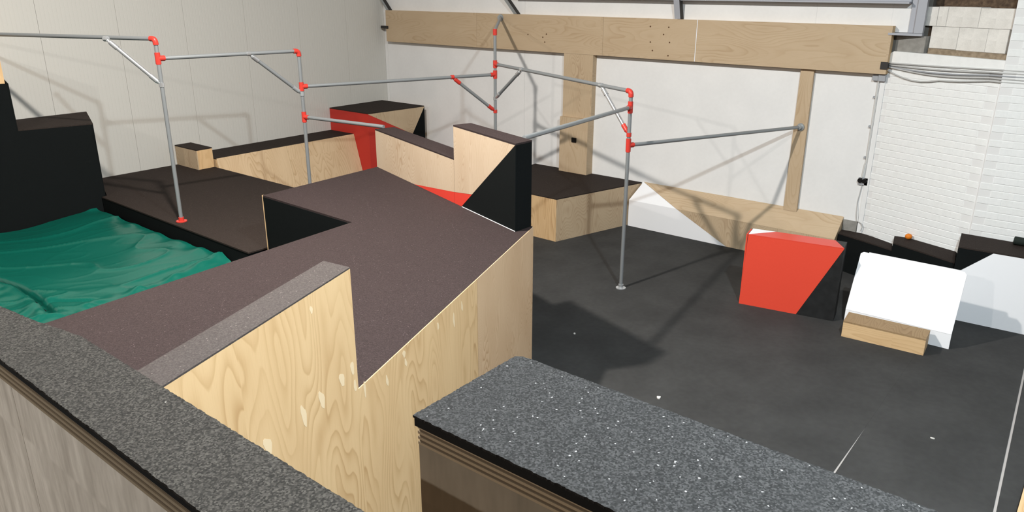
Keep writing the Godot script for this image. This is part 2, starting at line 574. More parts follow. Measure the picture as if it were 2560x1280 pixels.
	part(wr, "bare_band", slab([P - nrm * 0.06 + d * 0.46 + UP * 2.67, Q - nrm * 0.06 + UP * 2.67, Q - nrm * 0.06 + UP * 2.735, P - nrm * 0.06 + d * 0.46 + UP * 2.745], -nrm * 0.24), M.bare_tan)
	var B := P + Vector3(0.04, 0, -0.1)
	var blocks := [[0.34, 0.468, 2.9815, 3.185], [0.472, 0.578, 2.9815, 3.19], [0.581, 0.928, 2.9815, 3.19], [0.931, 1.28, 2.9815, 3.185], [0.43, 0.738, 2.745, 2.979], [0.741, 1.048, 2.738, 2.979], [1.050, 1.26, 2.738, 2.979]]
	for q in blocks:
		var o: Vector3 = B + d * (q[0] + q[1]) * 0.5 + UP * (q[2] + q[3]) * 0.5
		placed(wr, "block", brick_mesh(q[1] - q[0], q[3] - q[2], 0.2, 0.003, 0.003), M.whitewash, Transform3D(bs, o))
	part(wr, "bare_band", slab([P - nrm * 0.16 + d * 0.36 + UP * 2.74, P - nrm * 0.16 + d * 0.46 + UP * 2.74, P - nrm * 0.16 + d * 0.46 + UP * 2.98, P - nrm * 0.16 + d * 0.30 + UP * 2.98], -nrm * 0.14), M.old_brick)
	part(wr, "lintel", slab([P - nrm * 0.05 + UP * 2.69, P - nrm * 0.05 + d * 0.42 + UP * 2.69, P - nrm * 0.05 + d * 0.42 + UP * 2.87, P - nrm * 0.05 + UP * 2.87], -nrm * 0.25), M.concrete)
	var tr := struct("trim_1", "white batten covering the joint between boards and brick")
	part(tr, "batten", box(Vector3(-2.41, 0.45, -9.985), Vector3(-2.355, 2.42, -9.955)), M.plaster)
	var bb := struct("baseboard_back", "low grey skirting stone at the foot of the white boards")
	part(bb, "stone", box(Vector3(-2.585, 0.0, -9.978), Vector3(-2.42, 0.60, -9.95)), M.concrete)

func brick_mesh(l: float, h: float, depth: float, c := 0.006, cx := 0.0008) -> ArrayMesh:
	var st := begin()
	var x := l / 2
	var y := h / 2
	var f := [Vector3(-x + cx, -y + c, 0), Vector3(x - cx, -y + c, 0), Vector3(x - cx, y - c, 0), Vector3(-x + cx, y - c, 0)]
	var g := [Vector3(-x, -y, -c), Vector3(x, -y, -c), Vector3(x, y, -c), Vector3(-x, y, -c)]
	var uv := func(p: Vector3) -> Vector2: return Vector2(p.x, p.y)
	tri(st, Vector3.BACK, f[0], f[1], f[2], uv.call(f[0]), uv.call(f[1]), uv.call(f[2]))
	tri(st, Vector3.BACK, f[0], f[2], f[3], uv.call(f[0]), uv.call(f[2]), uv.call(f[3]))
	var dirs := [Vector3(0, -1, 1), Vector3(1, 0, 1), Vector3(0, 1, 1), Vector3(-1, 0, 1)]
	for i in 4:
		var j := (i + 1) % 4
		var n: Vector3 = dirs[i].normalized()
		var s := Vector3(n.x, n.y, 0).normalized()
		tri(st, n, f[i], f[j], g[j], uv.call(f[i]), uv.call(f[j]), uv.call(g[j]))
		tri(st, n, f[i], g[j], g[i], uv.call(f[i]), uv.call(g[j]), uv.call(g[i]))
		var e := Vector3(0, 0, c - depth)
		tri(st, s, g[i], g[j], g[j] + e, uv.call(g[i]), uv.call(g[j]), uv.call(g[j]))
		tri(st, s, g[i], g[j] + e, g[i] + e, uv.call(g[i]), uv.call(g[j]), uv.call(g[i]))
	st.index()
	return st.commit()

func build_wall_features() -> void:
	# plywood-clad beam along the back wall
	var t := thing("clad_beam", "long horizontal beam boxed in pale plywood across the white back wall", "beam", Vector3(-6.6, 2.43, -9.92))
	var xs := [-10.86, -8.68, -6.24, -4.772, -2.345]
	for i in 4:
		var g := 0.0015 if i != 2 else 0.006
		var pnl := part(t, "panel", slab([Vector3(xs[i] + (0.006 if i == 3 else 0.0015), 2.43, -9.87), Vector3(xs[i + 1] - g, 2.43, -9.87), Vector3(xs[i + 1] - g, 2.972, -9.87), Vector3(xs[i] + (0.006 if i == 3 else 0.0015), 2.972, -9.87)], Vector3(0, 0, -0.018), Vector2(i * 0.37, -xs[i]), true), M.ply_beam)
		for p in [[-7.617, 2.675], [-7.261, 2.694], [-7.328, 2.645], [-7.289, 2.575], [-5.473, 2.864], [-5.189, 2.863], [-5.261, 2.765], [-5.459, 2.656], [-5.162, 2.664], [-5.419, 2.544], [-5.172, 2.487]]:
			if p[0] > xs[i] and p[0] < xs[i + 1]:
				part(pnl, "knot", tube(Vector3(p[0], p[1], -9.872), Vector3(p[0], p[1], -9.8692), 0.013, 0.011, 10), M.knot)
	part(t, "joint_filler", box(Vector3(-4.777, 2.432, -9.886), Vector3(-4.767, 2.970, -9.871)), M.white, "white filled joint")
	part(t, "frame", box(Vector3(-10.86, 2.432, -9.979), Vector3(-2.345, 2.968, -9.889)), M.edge_pale)
	part(t, "hook", box(Vector3(-10.98, 2.655, -9.90), Vector3(-10.80, 2.70, -9.85)), M.steel_dark)
	# wide post, thicker below
	t = thing("clad_post", "wide plywood-boxed post with thicker lower half and a black socket", "post", Vector3(-6.66, 0.622, -9.9))
	part(t, "upper_box", box(Vector3(-6.925, 1.48, -9.978), Vector3(-6.40, 2.428, -9.875), Vector2(0.2, 0.4)), M.ply_grey)
	part(t, "lower_box", box(Vector3(-6.93, 0.623, -9.978), Vector3(-6.41, 1.4795, -9.815), Vector2(0.9, 1.1)), M.ply_beam)
	part(t, "socket", box(Vector3(-6.69, 1.11, -9.8149), Vector3(-6.61, 1.18, -9.795)), M.plastic_black, "black wall socket")
	# narrow post on the sloped bench
	t = thing("clad_post", "narrow pale plywood post rising from the sloped wooden bench to the beam", "post", Vector3(-3.26, 0.59, -9.95))
	part(t, "board", slab([Vector3(-3.355, 0.598, -9.93), Vector3(-3.18, 0.598, -9.93), Vector3(-3.188, 2.428, -9.93), Vector3(-3.35, 2.428, -9.93)], Vector3(0, 0, -0.018)), M.ply_beam)
	part(t, "batten", slab([Vector3(-3.35, 0.635, -9.949), Vector3(-3.182, 0.635, -9.949), Vector3(-3.19, 2.427, -9.949), Vector3(-3.345, 2.427, -9.949)], Vector3(0, 0, -0.029)), M.ply_grey)
	# steelwork at the top of the frame
	t = thing("steel_column", "light grey steel column on a base flange at the right end of the plywood beam", "column", Vector3(-2.1, 2.885, -9.9))
	part(t, "web", box(Vector3(-2.20, 2.90, -9.975), Vector3(-2.10, 6.6, -9.945)), M.steel_paint)
	part(t, "flange", box(Vector3(-2.12, 2.90, -9.944), Vector3(-2.03, 6.6, -9.86)), M.steel_paint)
	part(t, "base_flange", box(Vector3(-2.385, 2.872, -9.975), Vector3(-2.03, 2.897, -9.86)), M.steel_paint)
	t = thing("steel_girder", "horizontal blue-grey steel girder along the top of the back wall", "girder", Vector3(-5, 3.18, -9.9))
	part(t, "lower_flange", box(Vector3(-7.85, 3.215, -9.975), Vector3(-2.21, 3.235, -9.84)), M.steel_paint)
	part(t, "web", box(Vector3(-7.85, 3.236, -9.94), Vector3(-2.21, 3.42, -9.92)), M.steel_paint)
	part(t, "upper_flange", box(Vector3(-7.85, 3.421, -9.975), Vector3(-2.21, 3.44, -9.84)), M.steel_paint)
	var struts := [[-5.04, -5.04, 0.085, "grey steel roof strut landing on the middle of the plywood beam"], [-7.86, -8.30, 0.07, "dark steel roof strut landing on the beam above the tall pipe upright"], [-10.80, -11.15, 0.06, "dark steel roof strut in the corner at the left end of the plywood beam"]]
	for s in struts:
		t = thing("roof_strut", s[3], "strut", Vector3(s[0], 2.975, -9.9))
		var a := Vector3(s[0], 2.974, -9.90)
		var b := Vector3(s[1], 3.60, -9.72)
		var m: Material = M.steel_paint if s[0] > -6.0 else M.galv_cast
		part(t, "face", slab([a + Vector3(-s[2], 0, 0.0), a, b, b + Vector3(-s[2], 0, 0)], Vector3(0, 0, -0.012)), m)
		part(t, "side", slab([a + Vector3(0.001, 0, 0.0), a + Vector3(0.001, 0, -0.07), b + Vector3(0.001, 0, -0.07), b + Vector3(0.001, 0, 0)], Vector3(0.012, 0, 0)), M.steel_dark)
	# electrics by the brick corner
	t = thing("junction_box", "pair of small grey junction boxes under the right end of the beam", "junction box", Vector3(-2.42, 2.34, -9.96))
	part(t, "box", box(Vector3(-2.50, 2.345, -9.979), Vector3(-2.435, 2.415, -9.93)), M.plastic_grey)
	part(t, "box", box(Vector3(-2.428, 2.345, -9.954), Vector3(-2.352, 2.42, -9.91)), M.plastic_grey)
	t = thing("wall_socket", "black double socket on the white wall beside the painted brick", "socket", Vector3(-2.43, 1.08, -9.96))
	part(t, "plate", box(Vector3(-2.485, 1.075, -9.979), Vector3(-2.375, 1.165, -9.955)), M.plastic_grey)
	for x in [-2.462, -2.408]:
		part(t, "outlet", tube(Vector3(x, 1.132, -9.956), Vector3(x, 1.132, -9.93), 0.03, 0.027), M.plastic_black)
	t = thing("wall_conduit", "thin white conduit pipe dropping from the junction boxes to the double socket", "conduit", Vector3(-2.42, 1.17, -9.97))
	part(t, "pipe", path_tube([Vector3(-2.428, 2.343, -9.944), Vector3(-2.424, 1.38, -9.944), Vector3(-2.434, 1.33, -9.944), Vector3(-2.445, 1.168, -9.944)], 0.010), M.conduit)
	for y in [2.15, 1.80, 1.42]:
		part(t, "clip", box(Vector3(-2.462, y - 0.012, -9.979), Vector3(-2.4375, y + 0.012, -9.945)), M.plastic_grey)
	t = thing("wall_cable", "loose pale cable hanging from the double socket down to the black blocks", "cable", Vector3(-2.44, 0.5, -9.96))
	part(t, "cord", path_tube([Vector3(-2.435, 1.073, -9.966), Vector3(-2.447, 0.95, -9.966), Vector3(-2.458, 0.85, -9.966), Vector3(-2.44, 0.70, -9.94), Vector3(-2.425, 0.62, -9.94), Vector3(-2.37, 0.60, -9.93), Vector3(-2.345, 0.56, -9.93), Vector3(-2.36, 0.50, -9.93)], 0.0045), M.cable)
	t = thing("cable_bracket", "dark steel cable bracket at the right end of the plywood beam", "bracket", Vector3(-2.36, 2.5, -9.9))
	part(t, "plate", box(Vector3(-2.415, 2.485, -9.869), Vector3(-2.335, 2.57, -9.86)), M.steel_dark)
	part(t, "arm", box(Vector3(-2.344, 2.50, -9.95), Vector3(-2.335, 2.555, -9.87)), M.steel_dark)
	var P := Vector3(-2.40, 0, -9.98)
	var d := Vector3(1.28, 0, 0.46).normalized()
	var nrm := Vector3(-d.z, 0, d.x)
	for i in 5:
		var words: String = ["topmost", "second from the top", "middle", "second from the bottom", "lowest and most sagging"][i]
		t = thing("strung_cable", "grey cable along the white brick wall, %s of five" % words, "cable", P + UP * 2.45 + d * 0.1, "cables along the brick wall")
		var y1 := 2.556 - i * 0.021
		var pts := []
		for k in 13:
			var s := k / 12.0
			var sag := sin(PI * clampf(s * 1.1, 0, 1)) * (0.004 + 0.012 * i)
			if i == 4:
				sag += 0.045 * sin(PI * clampf(s * 2.0, 0, 1))
			var y := lerpf(y1, 2.585 - i * 0.030, s) - sag + (0.02 * (1.0 - s) if i == 3 else 0.0)
			pts.append(P + d * (0.06 + 1.28 * s) + nrm * (0.022 + 0.002 * (i % 2)) + UP * y)
		pts.append(Vector3(3.5, 2.585 - i * 0.03, -9.478))
		part(t, "cord", path_tube(pts, 0.0085), M.cable if i != 2 else M.plastic_grey)

# ------------------------------------------------------------------ obstacles
func seg(a: Vector2, b: Vector2, y0: float, y1: float) -> Array:
	return [Vector3(a.x, y0, a.y), Vector3(b.x, y0, b.y), Vector3(b.x, y1, b.y), Vector3(a.x, y1, a.y)]

func shrink(plan: Array, d: float) -> Array:
	var flat := PackedVector2Array(plan)
	var r := Geometry2D.offset_polygon(flat, -d, Geometry2D.JOIN_MITER)
	return Array(r[0])

func face(p: Node3D, called: String, pts: Array, inward: Vector3, m: Material, uo := Vector2.ZERO, turn := false, label := "") -> void:
	part(p, called, slab(pts, inward, uo, turn), m, label)

func build_obstacles() -> void:
	var TH := 0.015
	# ---- low platform by the left wall
	var t := thing("platform", "low wide platform with brown-black rubber top and black front edge beside the green mat", "platform", Vector3(-8.8, 0, -5.1))
	var pl := [Vector2(-11.028, -4.56), Vector2(-10.02, -4.19), Vector2(-9.99, -4.115), Vector2(-6.66, -4.05), Vector2(-6.66, -5.955), Vector2(-11.028, -5.965)]
	part(t, "body", prism(shrink(pl, 0.016), 0.001, 0.831), M.black)
	part(t, "top_mat", prism(pl, 0.832, 0.847), M.crumb_deep)
	face(t, "front_panel", seg(Vector2(-9.99, -4.118), Vector2(-6.67, -4.055), 0.0, 0.83), Vector3(0, 0, -0.014), M.black)
	face(t, "back_panel", seg(Vector2(-11.0, -5.963), Vector2(-6.68, -5.953), 0.0, 0.83), Vector3(0, 0, 0.014), M.ply)
	# ---- black tower against the left wall
	t = thing("tower", "tall stepped black tower against the cream wall at the left edge", "tower", Vector3(-10.5, 0, -3.2))
	var e := Vector2(0.2637, -0.9646)
	var c0 := Vector2(-10.005, -4.170)
	var c1 := Vector2(-10.214, -3.405)
	var c2 := c1 - e * 1.6
	var low := [c0, c1, Vector2(-11.028, -3.62), Vector2(-11.028, -4.54)]
	var hi := [c1, c2, Vector2(-11.028, c2.y - 0.2), Vector2(-11.028, -3.62)]
	part(t, "lower_body", prism(shrink(low, 0.016), 0.855, 1.758), M.black)
	part(t, "step_mat", prism(low, 1.760, 1.775), M.crumb_deep)
	part(t, "upper_body", prism(shrink(hi, 0.016), 0.0, 2.29), M.black)
	face(t, "front_panel", seg(c0, c1, 0.0, 1.759), Vector3(-0.014, 0, -0.004), M.black)
	face(t, "front_panel", seg(c1, c2, 0.0, 2.31), Vector3(-0.014, 0, -0.004), M.black)
	face(t, "end_panel", seg(c0, Vector2(-11.028, -4.54), 0.851, 1.759), Vector3(0, 0, 0.014), M.black)
	face(t, "end_panel", seg(c1, Vector2(-11.028, -3.62), 1.776, 2.31), Vector3(0, 0, 0.014), M.black)
	part(t, "wooden_top", prism([Vector2(-10.228, -3.375), Vector2(-10.52, -2.2), Vector2(-11.0, -2.3), Vector2(-11.0, -3.55)], 2.312, 2.60), M.ply)
	# ---- green mat under a loose tarpaulin
	build_tarp()
	# ---- small cube block
	t = thing("box", "small plywood cube with a black rubber lid on the low platform by the left wall", "box", Vector3(-10.74, 0.847, -5.85))
	var sb := [Vector2(-11.026, -5.70), Vector2(-10.437, -5.703), Vector2(-10.445, -5.958), Vector2(-11.026, -5.958)]
	part(t, "body", prism(shrink(sb, 0.016), 0.848, 1.126), M.edge_pale)
	part(t, "lid_mat", prism(sb, 1.127, 1.142), M.crumb_deep)
	face(t, "front_panel", seg(sb[0], sb[1], 0.848, 1.1265), Vector3(0, 0, -0.014), M.ply_grey, Vector2(0.3, 0.2))
	face(t, "side_panel", seg(sb[1] - Vector2(0, 0.0005), sb[2], 0.848, 1.1265), Vector3(-0.014, 0, 0), M.ply, Vector2(1.1, 0.6))
	# ---- long low bank along the left wall
	t = thing("bank", "long low plywood bank with black rubber ridge along the left wall", "bank", Vector3(-10.7, 0, -7.3))
	var z0 := -5.985
	var z1 := -8.595
	var prof := [Vector3(-11.026, 0, z0), Vector3(-10.16, 0, z0), Vector3(-10.425, 0.958, z0), Vector3(-11.026, 0.958, z0)]
	part(t, "body", slab(prof, Vector3(0, 0, z1 - z0)), M.edge_pale)
	part(t, "top_mat", prism([Vector2(-11.026, z0), Vector2(-10.415, z0), Vector2(-10.415, z1), Vector2(-11.026, z1)], 0.9585, 0.973), M.crumb_deep)
	var sl := Vector3(-0.014, -0.0037, 0)
	face(t, "slope_panel", [Vector3(-10.14, 0.0, z0 - 0.004), Vector3(-10.14, 0.0, -7.21), Vector3(-10.41, 0.972, -7.21), Vector3(-10.41, 0.972, z0 - 0.004)], sl, M.ply_bank, Vector2(0.5, 0.1))
	face(t, "slope_panel", [Vector3(-10.14, 0.0, -7.213), Vector3(-10.14, 0.0, z1), Vector3(-10.41, 0.972, z1), Vector3(-10.41, 0.972, -7.213)], sl, M.ply_bank, Vector2(0.1, 1.3))
	# ---- red, wood and black box in the corner
	t = thing("box", "tall corner box with red, bare plywood and black triangles under a black top", "box", Vector3(-10.5, 0, -9.3))
	var bx := [Vector2(-11.026, -8.60), Vector2(-10.020, -8.60), Vector2(-9.915, -9.83), Vector2(-11.026, -9.83)]
	part(t, "body", prism(shrink(bx, 0.016), 0.001, 1.345), M.edge_pale)
	part(t, "top_mat", prism(bx, 1.347, 1.362), M.crumb_deep)
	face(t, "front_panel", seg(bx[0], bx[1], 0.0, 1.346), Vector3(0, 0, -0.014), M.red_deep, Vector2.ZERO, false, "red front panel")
	var ra := bx[1] as Vector2
	var rb := bx[2] as Vector2
	var rp := func(s: float, y: float) -> Vector3: return Vector3(lerpf(ra.x, rb.x, s), y, lerpf(ra.y, rb.y, s) - 0.0005)
	var inw := Vector3(-0.014, 0, 0)
	face(t, "side_panel", [rp.call(0.0, 1.346), rp.call(1.0, 1.346), rp.call(0.765, 0.892)], inw, M.ply_grey, Vector2(0.3, 0.9), false, "bare plywood triangle")
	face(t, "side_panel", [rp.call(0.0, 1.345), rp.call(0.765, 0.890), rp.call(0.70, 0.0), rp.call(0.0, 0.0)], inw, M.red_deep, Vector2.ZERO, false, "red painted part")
	face(t, "side_panel", [rp.call(1.0, 1.345), rp.call(0.766, 0.890), rp.call(0.705, 0.0), rp.call(1.0, 0.0)], inw, M.black, Vector2.ZERO, false, "black painted part")
	# ---- the Z-shaped main platform
	var HM := 1.435
	var u := Vector2(0.9487, 0.3162)
	var nn := Vector2(-0.3162, 0.9487)
	var bk := Vector2(-6.612, -5.767)
	var fr := Vector2(-3.860, -4.850)
	var nV := Vector2(-2.813, -2.244)
	var rr := Vector2(-3.791, -4.965)
	var fd := (nV - rr).normalized()
	var near_end := nV + fd * 1.62
	var br := rr - fd * 0.098
	t = thing("platform", "big zigzag platform with brown rubber deck and a dark notch in its left side", "platform", Vector3(-4.6, 0, -3.6))
	var main := [Vector2(-6.540, -4.196), Vector2(-5.134, -4.153), Vector2(-4.933, -1.540), Vector2(-4.87, -0.70), near_end, nV, rr, br, bk - nn * 0.245, bk]
	part(t, "body", prism(shrink(main, 0.02), 0.001, 1.418), M.edge_dark)
	var deck := [Vector2(-6.534, -4.200), Vector2(-5.140, -4.157), Vector2(-4.933, -1.540), Vector2(-4.87, -0.70), near_end - Vector2(0.02, 0), nV - Vector2(0.006, 0), rr - Vector2(0.006, 0), br - Vector2(0.006, 0), bk - nn * 0.24, bk]
	part(t, "deck_mat", prism(deck, 1.4185, HM), M.crumb_brown)
	var fin := Vector3(-0.018, 0, 0)
	var on := func(s: float) -> Vector2: return nV - fd * s
	face(t, "front_panel", seg(on.call(0.0), on.call(1.665), 0.0, HM - 0.0006), fin, M.ply, Vector2(0.15, 0.15))
	face(t, "front_panel", seg(on.call(1.668), on.call(2.989), 0.0, HM - 0.0006), fin, M.ply_pink, Vector2(0.4, 0.3))
	face(t, "notch_panel", seg(main[0] + Vector2(0.012, 0.0), main[1], 0.0, 1.4183), Vector3(0, 0, -0.018), M.black, Vector2.ZERO, false, "black painted panel")
	face(t, "notch_edge", seg(main[0] + Vector2(0.0, 0.002), main[0] + Vector2(0.0115, 0.002), 0.848, HM), Vector3(0, 0, -0.02), M.edge_pale, Vector2.ZERO, false, "pale raw plywood edge")
	face(t, "back_panel", seg(main[0], bk, 0.0, 1.4183), Vector3(0.018, 0, 0), M.ply)
	face(t, "side_panel", seg(main[1], main[3], 0.0, 1.4183), Vector3(0.018, 0, 0), M.black)
	for q in [[1.24, 1.297, 0.02, 0.055], [1.38, 1.342, 0.018, 0.045], [0.987, 1.363, 0.018, 0.035], [0.513, 1.391, 0.025, 0.025], [0.53, 1.33, 0.02, 0.03], [0.30, 1.33, 0.018, 0.04], [0.06, 1.40, 0.015, 0.05]]:
		plug(t, on.call(q[0]), q[1], q[2], q[3], fd)
	# ---- tall wall on the near side of the zigzag platform
	t = thing("vault_barrier", "tall plywood wall with light grey rubber cap on the near side of the zigzag deck", "wall", Vector3(-2.55, 0, -1.5))
	var cap := [nV + Vector2(-0.001, 0.0), near_end + Vector2(-0.001, 0), near_end + Vector2(-0.175, 0.0), nV + Vector2(-0.175, 0.022)]
	part(t, "body", prism(shrink(cap, 0.02), 1.437, 2.094), M.edge_dark)
	part(t, "cap_mat", prism(cap, 2.0955, 2.103), M.crumb_light)
	face(t, "front_panel", seg(nV - fd * 0.0, near_end, 0.0, 2.095), fin, M.ply, Vector2(1.0, 0.12))
	face(t, "end_panel", seg(nV + Vector2(-0.019, -0.001), cap[3], 1.437, 2.0945), Vector3(0, 0, 0.016), M.ply)
	face(t, "back_panel", seg(cap[3], cap[2], 1.437, 2.0875), Vector3(0.016, 0, 0), M.ply)
	for q in [[-0.045, 1.575, 0.022, 0.05], [-0.03, 1.47, 0.018, 0.045], [-0.147, 1.562, 0.03, 0.05], [-0.33, 1.55, 0.03, 0.06], [-0.48, 1.548, 0.026, 0.07], [-0.747, 1.555, 0.034, 0.055], [-0.35, 2.02, 0.015, 0.02]]:
		plug(t, on.call(q[0]), q[1], q[2], q[3], fd)
	# ---- long lower wall at the back of the deck, then the taller block at its right end
	t = thing("vault_barrier", "long low plywood wall with a brown rubber cap behind the zigzag deck", "wall", Vector3(-5.7, 1.435, -5.6))
	var wl := bk
	var wr := bk + u * 1.842
	var wp := [wl, wr, wr - nn * 0.235, wl - nn * 0.235]
	part(t, "body", prism(shrink(wp, 0.02), 1.437, 1.853), M.edge_dark)
	part(t, "cap_mat", prism(wp, 1.855, 1.870), M.crumb_brown)
	var pt := func(s: float, y: float) -> Vector3:
		var q := bk + u * s
		return Vector3(q.x, y, q.y)
	var inb := Vector3(-nn.x, 0, -nn.y) * 0.016
	face(t, "front_panel", [pt.call(0.0, 1.436), pt.call(0.962, 1.436), pt.call(1.842, 1.546), pt.call(1.842, 1.8545), pt.call(0.0, 1.8545)], inb, M.ply_stripe, Vector2(0.2, 0.5))
	face(t, "front_panel", [pt.call(0.966, 1.436), pt.call(1.842, 1.436), pt.call(1.842, 1.5455)], inb, M.red_wedge, Vector2.ZERO, false, "red painted wedge")
	face(t, "back_panel", [pt.call(0.0, 1.436) + inb * 14.6, pt.call(1.842, 1.436) + inb * 14.6, pt.call(1.842, 1.8545) + inb * 14.6, pt.call(0.0, 1.8545) + inb * 14.6], -inb, M.ply)
	face(t, "end_panel", [pt.call(0.0, 1.436) + inb, pt.call(0.0, 1.436) + inb * 13.7, pt.call(0.0, 1.8545) + inb * 13.7, pt.call(0.0, 1.8545) + inb], Vector3(u.x, 0, u.y) * 0.016, M.ply)
	t = thing("vault_block", "tall block with bare plywood, a red wedge and a big black triangle", "block", Vector3(-4.4, 1.435, -5.1))
	var bl := bk + u * 1.846
	var b2 := bk + u * 2.902
	var bp := [bl, b2, b2 - nn * 0.200 - u * 0.057, bl - nn * 0.188]
	part(t, "body", prism(shrink(bp, 0.02), 1.437, 2.166), M.edge_dark)
	part(t, "cap_mat", prism(bp, 2.170, 2.185), M.crumb_brown)
	face(t, "front_panel", [pt.call(1.846, 1.547), pt.call(2.175, 1.597), pt.call(2.893, 2.1695), pt.call(1.846, 2.1695)], inb, M.ply_stripe, Vector2(0.9, 0.1), false, "bare plywood part")
	face(t, "front_panel", [pt.call(1.846, 1.436), pt.call(1.975, 1.436), pt.call(2.173, 1.5945), pt.call(1.846, 1.545)], inb, M.red_wedge, Vector2.ZERO, false, "red painted wedge")
	face(t, "front_panel", [pt.call(1.978, 1.436), pt.call(2.902, 1.436), pt.call(2.902, 2.1695), pt.call(2.897, 2.1695), pt.call(2.176, 1.595)], inb, M.black, Vector2.ZERO, false, "big black triangle")
	face(t, "side_panel", seg(bp[1] - nn * 0.017, bp[2], 1.436, 2.1695), Vector3(-0.016, 0, 0), M.black)
	face(t, "back_panel", seg(bp[2] - u * 0.018, bp[3], 1.436, 2.1695), Vector3(nn.x, 0, nn.y) * 0.016, M.ply)
	# thin pale sealing strip between deck and block
	part(t, "seal_strip", slab([pt.call(1.99, 1.4395) - inb * 0.02, pt.call(2.90, 1.4395) - inb * 0.02, pt.call(2.90, 1.4395) - inb * 0.3, pt.call(1.99, 1.4395) - inb * 0.3], Vector3(0, -0.004, 0)), M.white, "white sealing strip")
	# ---- low block in front of the back wall
	t = thing("box", "low plywood block with a black rubber top at the foot of the wide post", "box", Vector3(-6.6, 0, -9.2))
	var lb := [Vector2(-5.948, -8.387), Vector2(-5.517, -9.975), Vector2(-7.52, -9.975), Vector2(-7.42, -8.40)]
	part(t, "body", prism(shrink(lb, 0.018), 0.001, 0.605), M.edge_dark)
	part(t, "top_mat", prism(lb, 0.607, 0.622), M.crumb_deep)
	face(t, "front_panel", seg(lb[3], lb[0], 0.0, 0.6065), Vector3(0, 0, -0.016), M.step, Vector2(0.5, 0.3))
	face(t, "side_panel", seg(lb[0] - Vector2(0, 0.0005), lb[1], 0.0, 0.6065), Vector3(-0.016, 0, 0), M.ply_grey, Vector2(0.2, 1.2))
	# ---- sloped bench along the back wall
	t = thing("bench", "long sloped plywood bench along the back wall with a white painted triangle", "bench", Vector3(-4.0, 0, -9.84))
	var px := func(x: float, s: float) -> Vector3: return Vector3(x, lerpf(0.397, 0.632, s), lerpf(-9.705, -9.978, s))
	part(t, "body", slab([Vector3(-2.61, 0.001, -9.722), Vector3(-2.61, 0.001, -9.978), Vector3(-2.61, 0.61, -9.978), Vector3(-2.61, 0.385, -9.722)], Vector3(-2.87, 0, 0)), M.edge_pale)
	var sin_ := Vector3(0, -0.0105, -0.0121)
	face(t, "slope_panel", [px.call(-4.79, 0.0), px.call(-2.597, 0.0), px.call(-2.60, 1.0), px.call(-5.485, 1.0)], sin_, M.ply_beam, Vector2(0.7, 0.2), true)
	face(t, "slope_panel", [px.call(-5.565, 0.0), px.call(-4.793, 0.0), px.call(-5.49, 0.998)], sin_, M.white, Vector2.ZERO, false, "white painted triangle on the slope")
	face(t, "front_panel", [Vector3(-5.565, 0.0, -9.705), Vector3(-4.003, 0.0, -9.705), Vector3(-4.79, 0.396, -9.705), Vector3(-5.565, 0.396, -9.705)], Vector3(0, 0, -0.015), M.white, Vector2.ZERO, false, "white painted triangle on the front")
	face(t, "front_panel", [Vector3(-4.0, 0.0, -9.705), Vector3(-2.597, 0.0, -9.705), Vector3(-2.597, 0.396, -9.705), Vector3(-4.787, 0.396, -9.705)], Vector3(0, 0, -0.015), M.ply_grey, Vector2(0.1, 0.8))
	face(t, "end_panel", [Vector3(-2.594, 0.0, -9.706), Vector3(-2.594, 0.0, -9.978), Vector3(-2.594, 0.63, -9.978), Vector3(-2.594, 0.395, -9.706)], Vector3(-0.014, 0, 0), M.ply_beam)
	# ---- red vault box
	t = thing("vault_box", "upright box with bright red front, black corner and a small white triangle on top", "box", Vector3(-2.54, 0, -8.1))
	var q0 := Vector2(-3.037, -7.897)
	var q1 := Vector2(-2.044, -8.066)
	var qd := Vector2(-0.041, -0.235)
	var rbx := [q0, q1, q1 + qd, q0 + qd]
	part(t, "body", prism(shrink(rbx, 0.016), 0.001, 0.806), M.edge_dark)
	var fp := func(s: float, y: float) -> Vector3:
		var g := q0.lerp(q1, s)
		return Vector3(g.x + (0.03 * y if s < 0.01 else 0.0), y, g.y)
	var qi := Vector3(-0.0025, 0, -0.014)
	face(t, "front_panel", [fp.call(0.0, 0.0), fp.call(0.617, 0.0), fp.call(0.995, 0.81), fp.call(1.0, 0.8225), fp.call(0.0, 0.8225)], qi, M.red, Vector2.ZERO, false, "red painted part")
	face(t, "front_panel", [fp.call(0.620, 0.0), fp.call(1.0, 0.0), fp.call(1.0, 0.815)], qi, M.black_wear, Vector2.ZERO, false, "black painted corner")
	face(t, "side_panel", seg(q1 + qd * 0.066, q1 + qd, 0.0, 0.8225), Vector3(-0.014, 0, 0), M.black_wear)
	face(t, "side_panel", seg(q0 + qd * 0.066, q0 + qd, 0.0, 0.8225), Vector3(0.014, 0, 0), M.red)
	face(t, "back_panel", seg(q0 + qd * 1.001 + Vector2(0.006, 0), q1 + qd * 1.001 - Vector2(0.006, 0), 0.0, 0.8225), Vector3(0.0025, 0, 0.014), M.black_wear)
	var tp := func(s: float, w: float) -> Vector3:
		var g := q0.lerp(q1, s) + qd * w
		return Vector3(g.x + (0.024 if s < 0.01 else 0.0), 0.829, g.y)
	var dn := Vector3(0, -0.006, 0)
	face(t, "top_panel", [tp.call(0.0, 0.0), tp.call(1.0, 0.0), tp.call(0.885, 1.0), tp.call(0.27, 1.0)], dn, M.red_top, Vector2.ZERO, false, "red painted top")
	face(t, "top_panel", [tp.call(0.001, 0.02), tp.call(0.268, 1.0), tp.call(0.0, 1.0)], dn, M.white, Vector2.ZERO, false, "white painted triangle")
	face(t, "top_panel", [tp.call(1.0, 0.03), tp.call(1.0, 1.0), tp.call(0.888, 1.0)], dn, M.black_wear, Vector2.ZERO, false, "black painted triangle")
	# ---- white wedge with its wooden step
	t = thing("wedge_box", "bright white wedge box with a steep sloping face behind a small wooden step", "box", Vector3(-1.44, 0, -8.25))
	var wx0 := -1.946
	var wx1 := -0.938
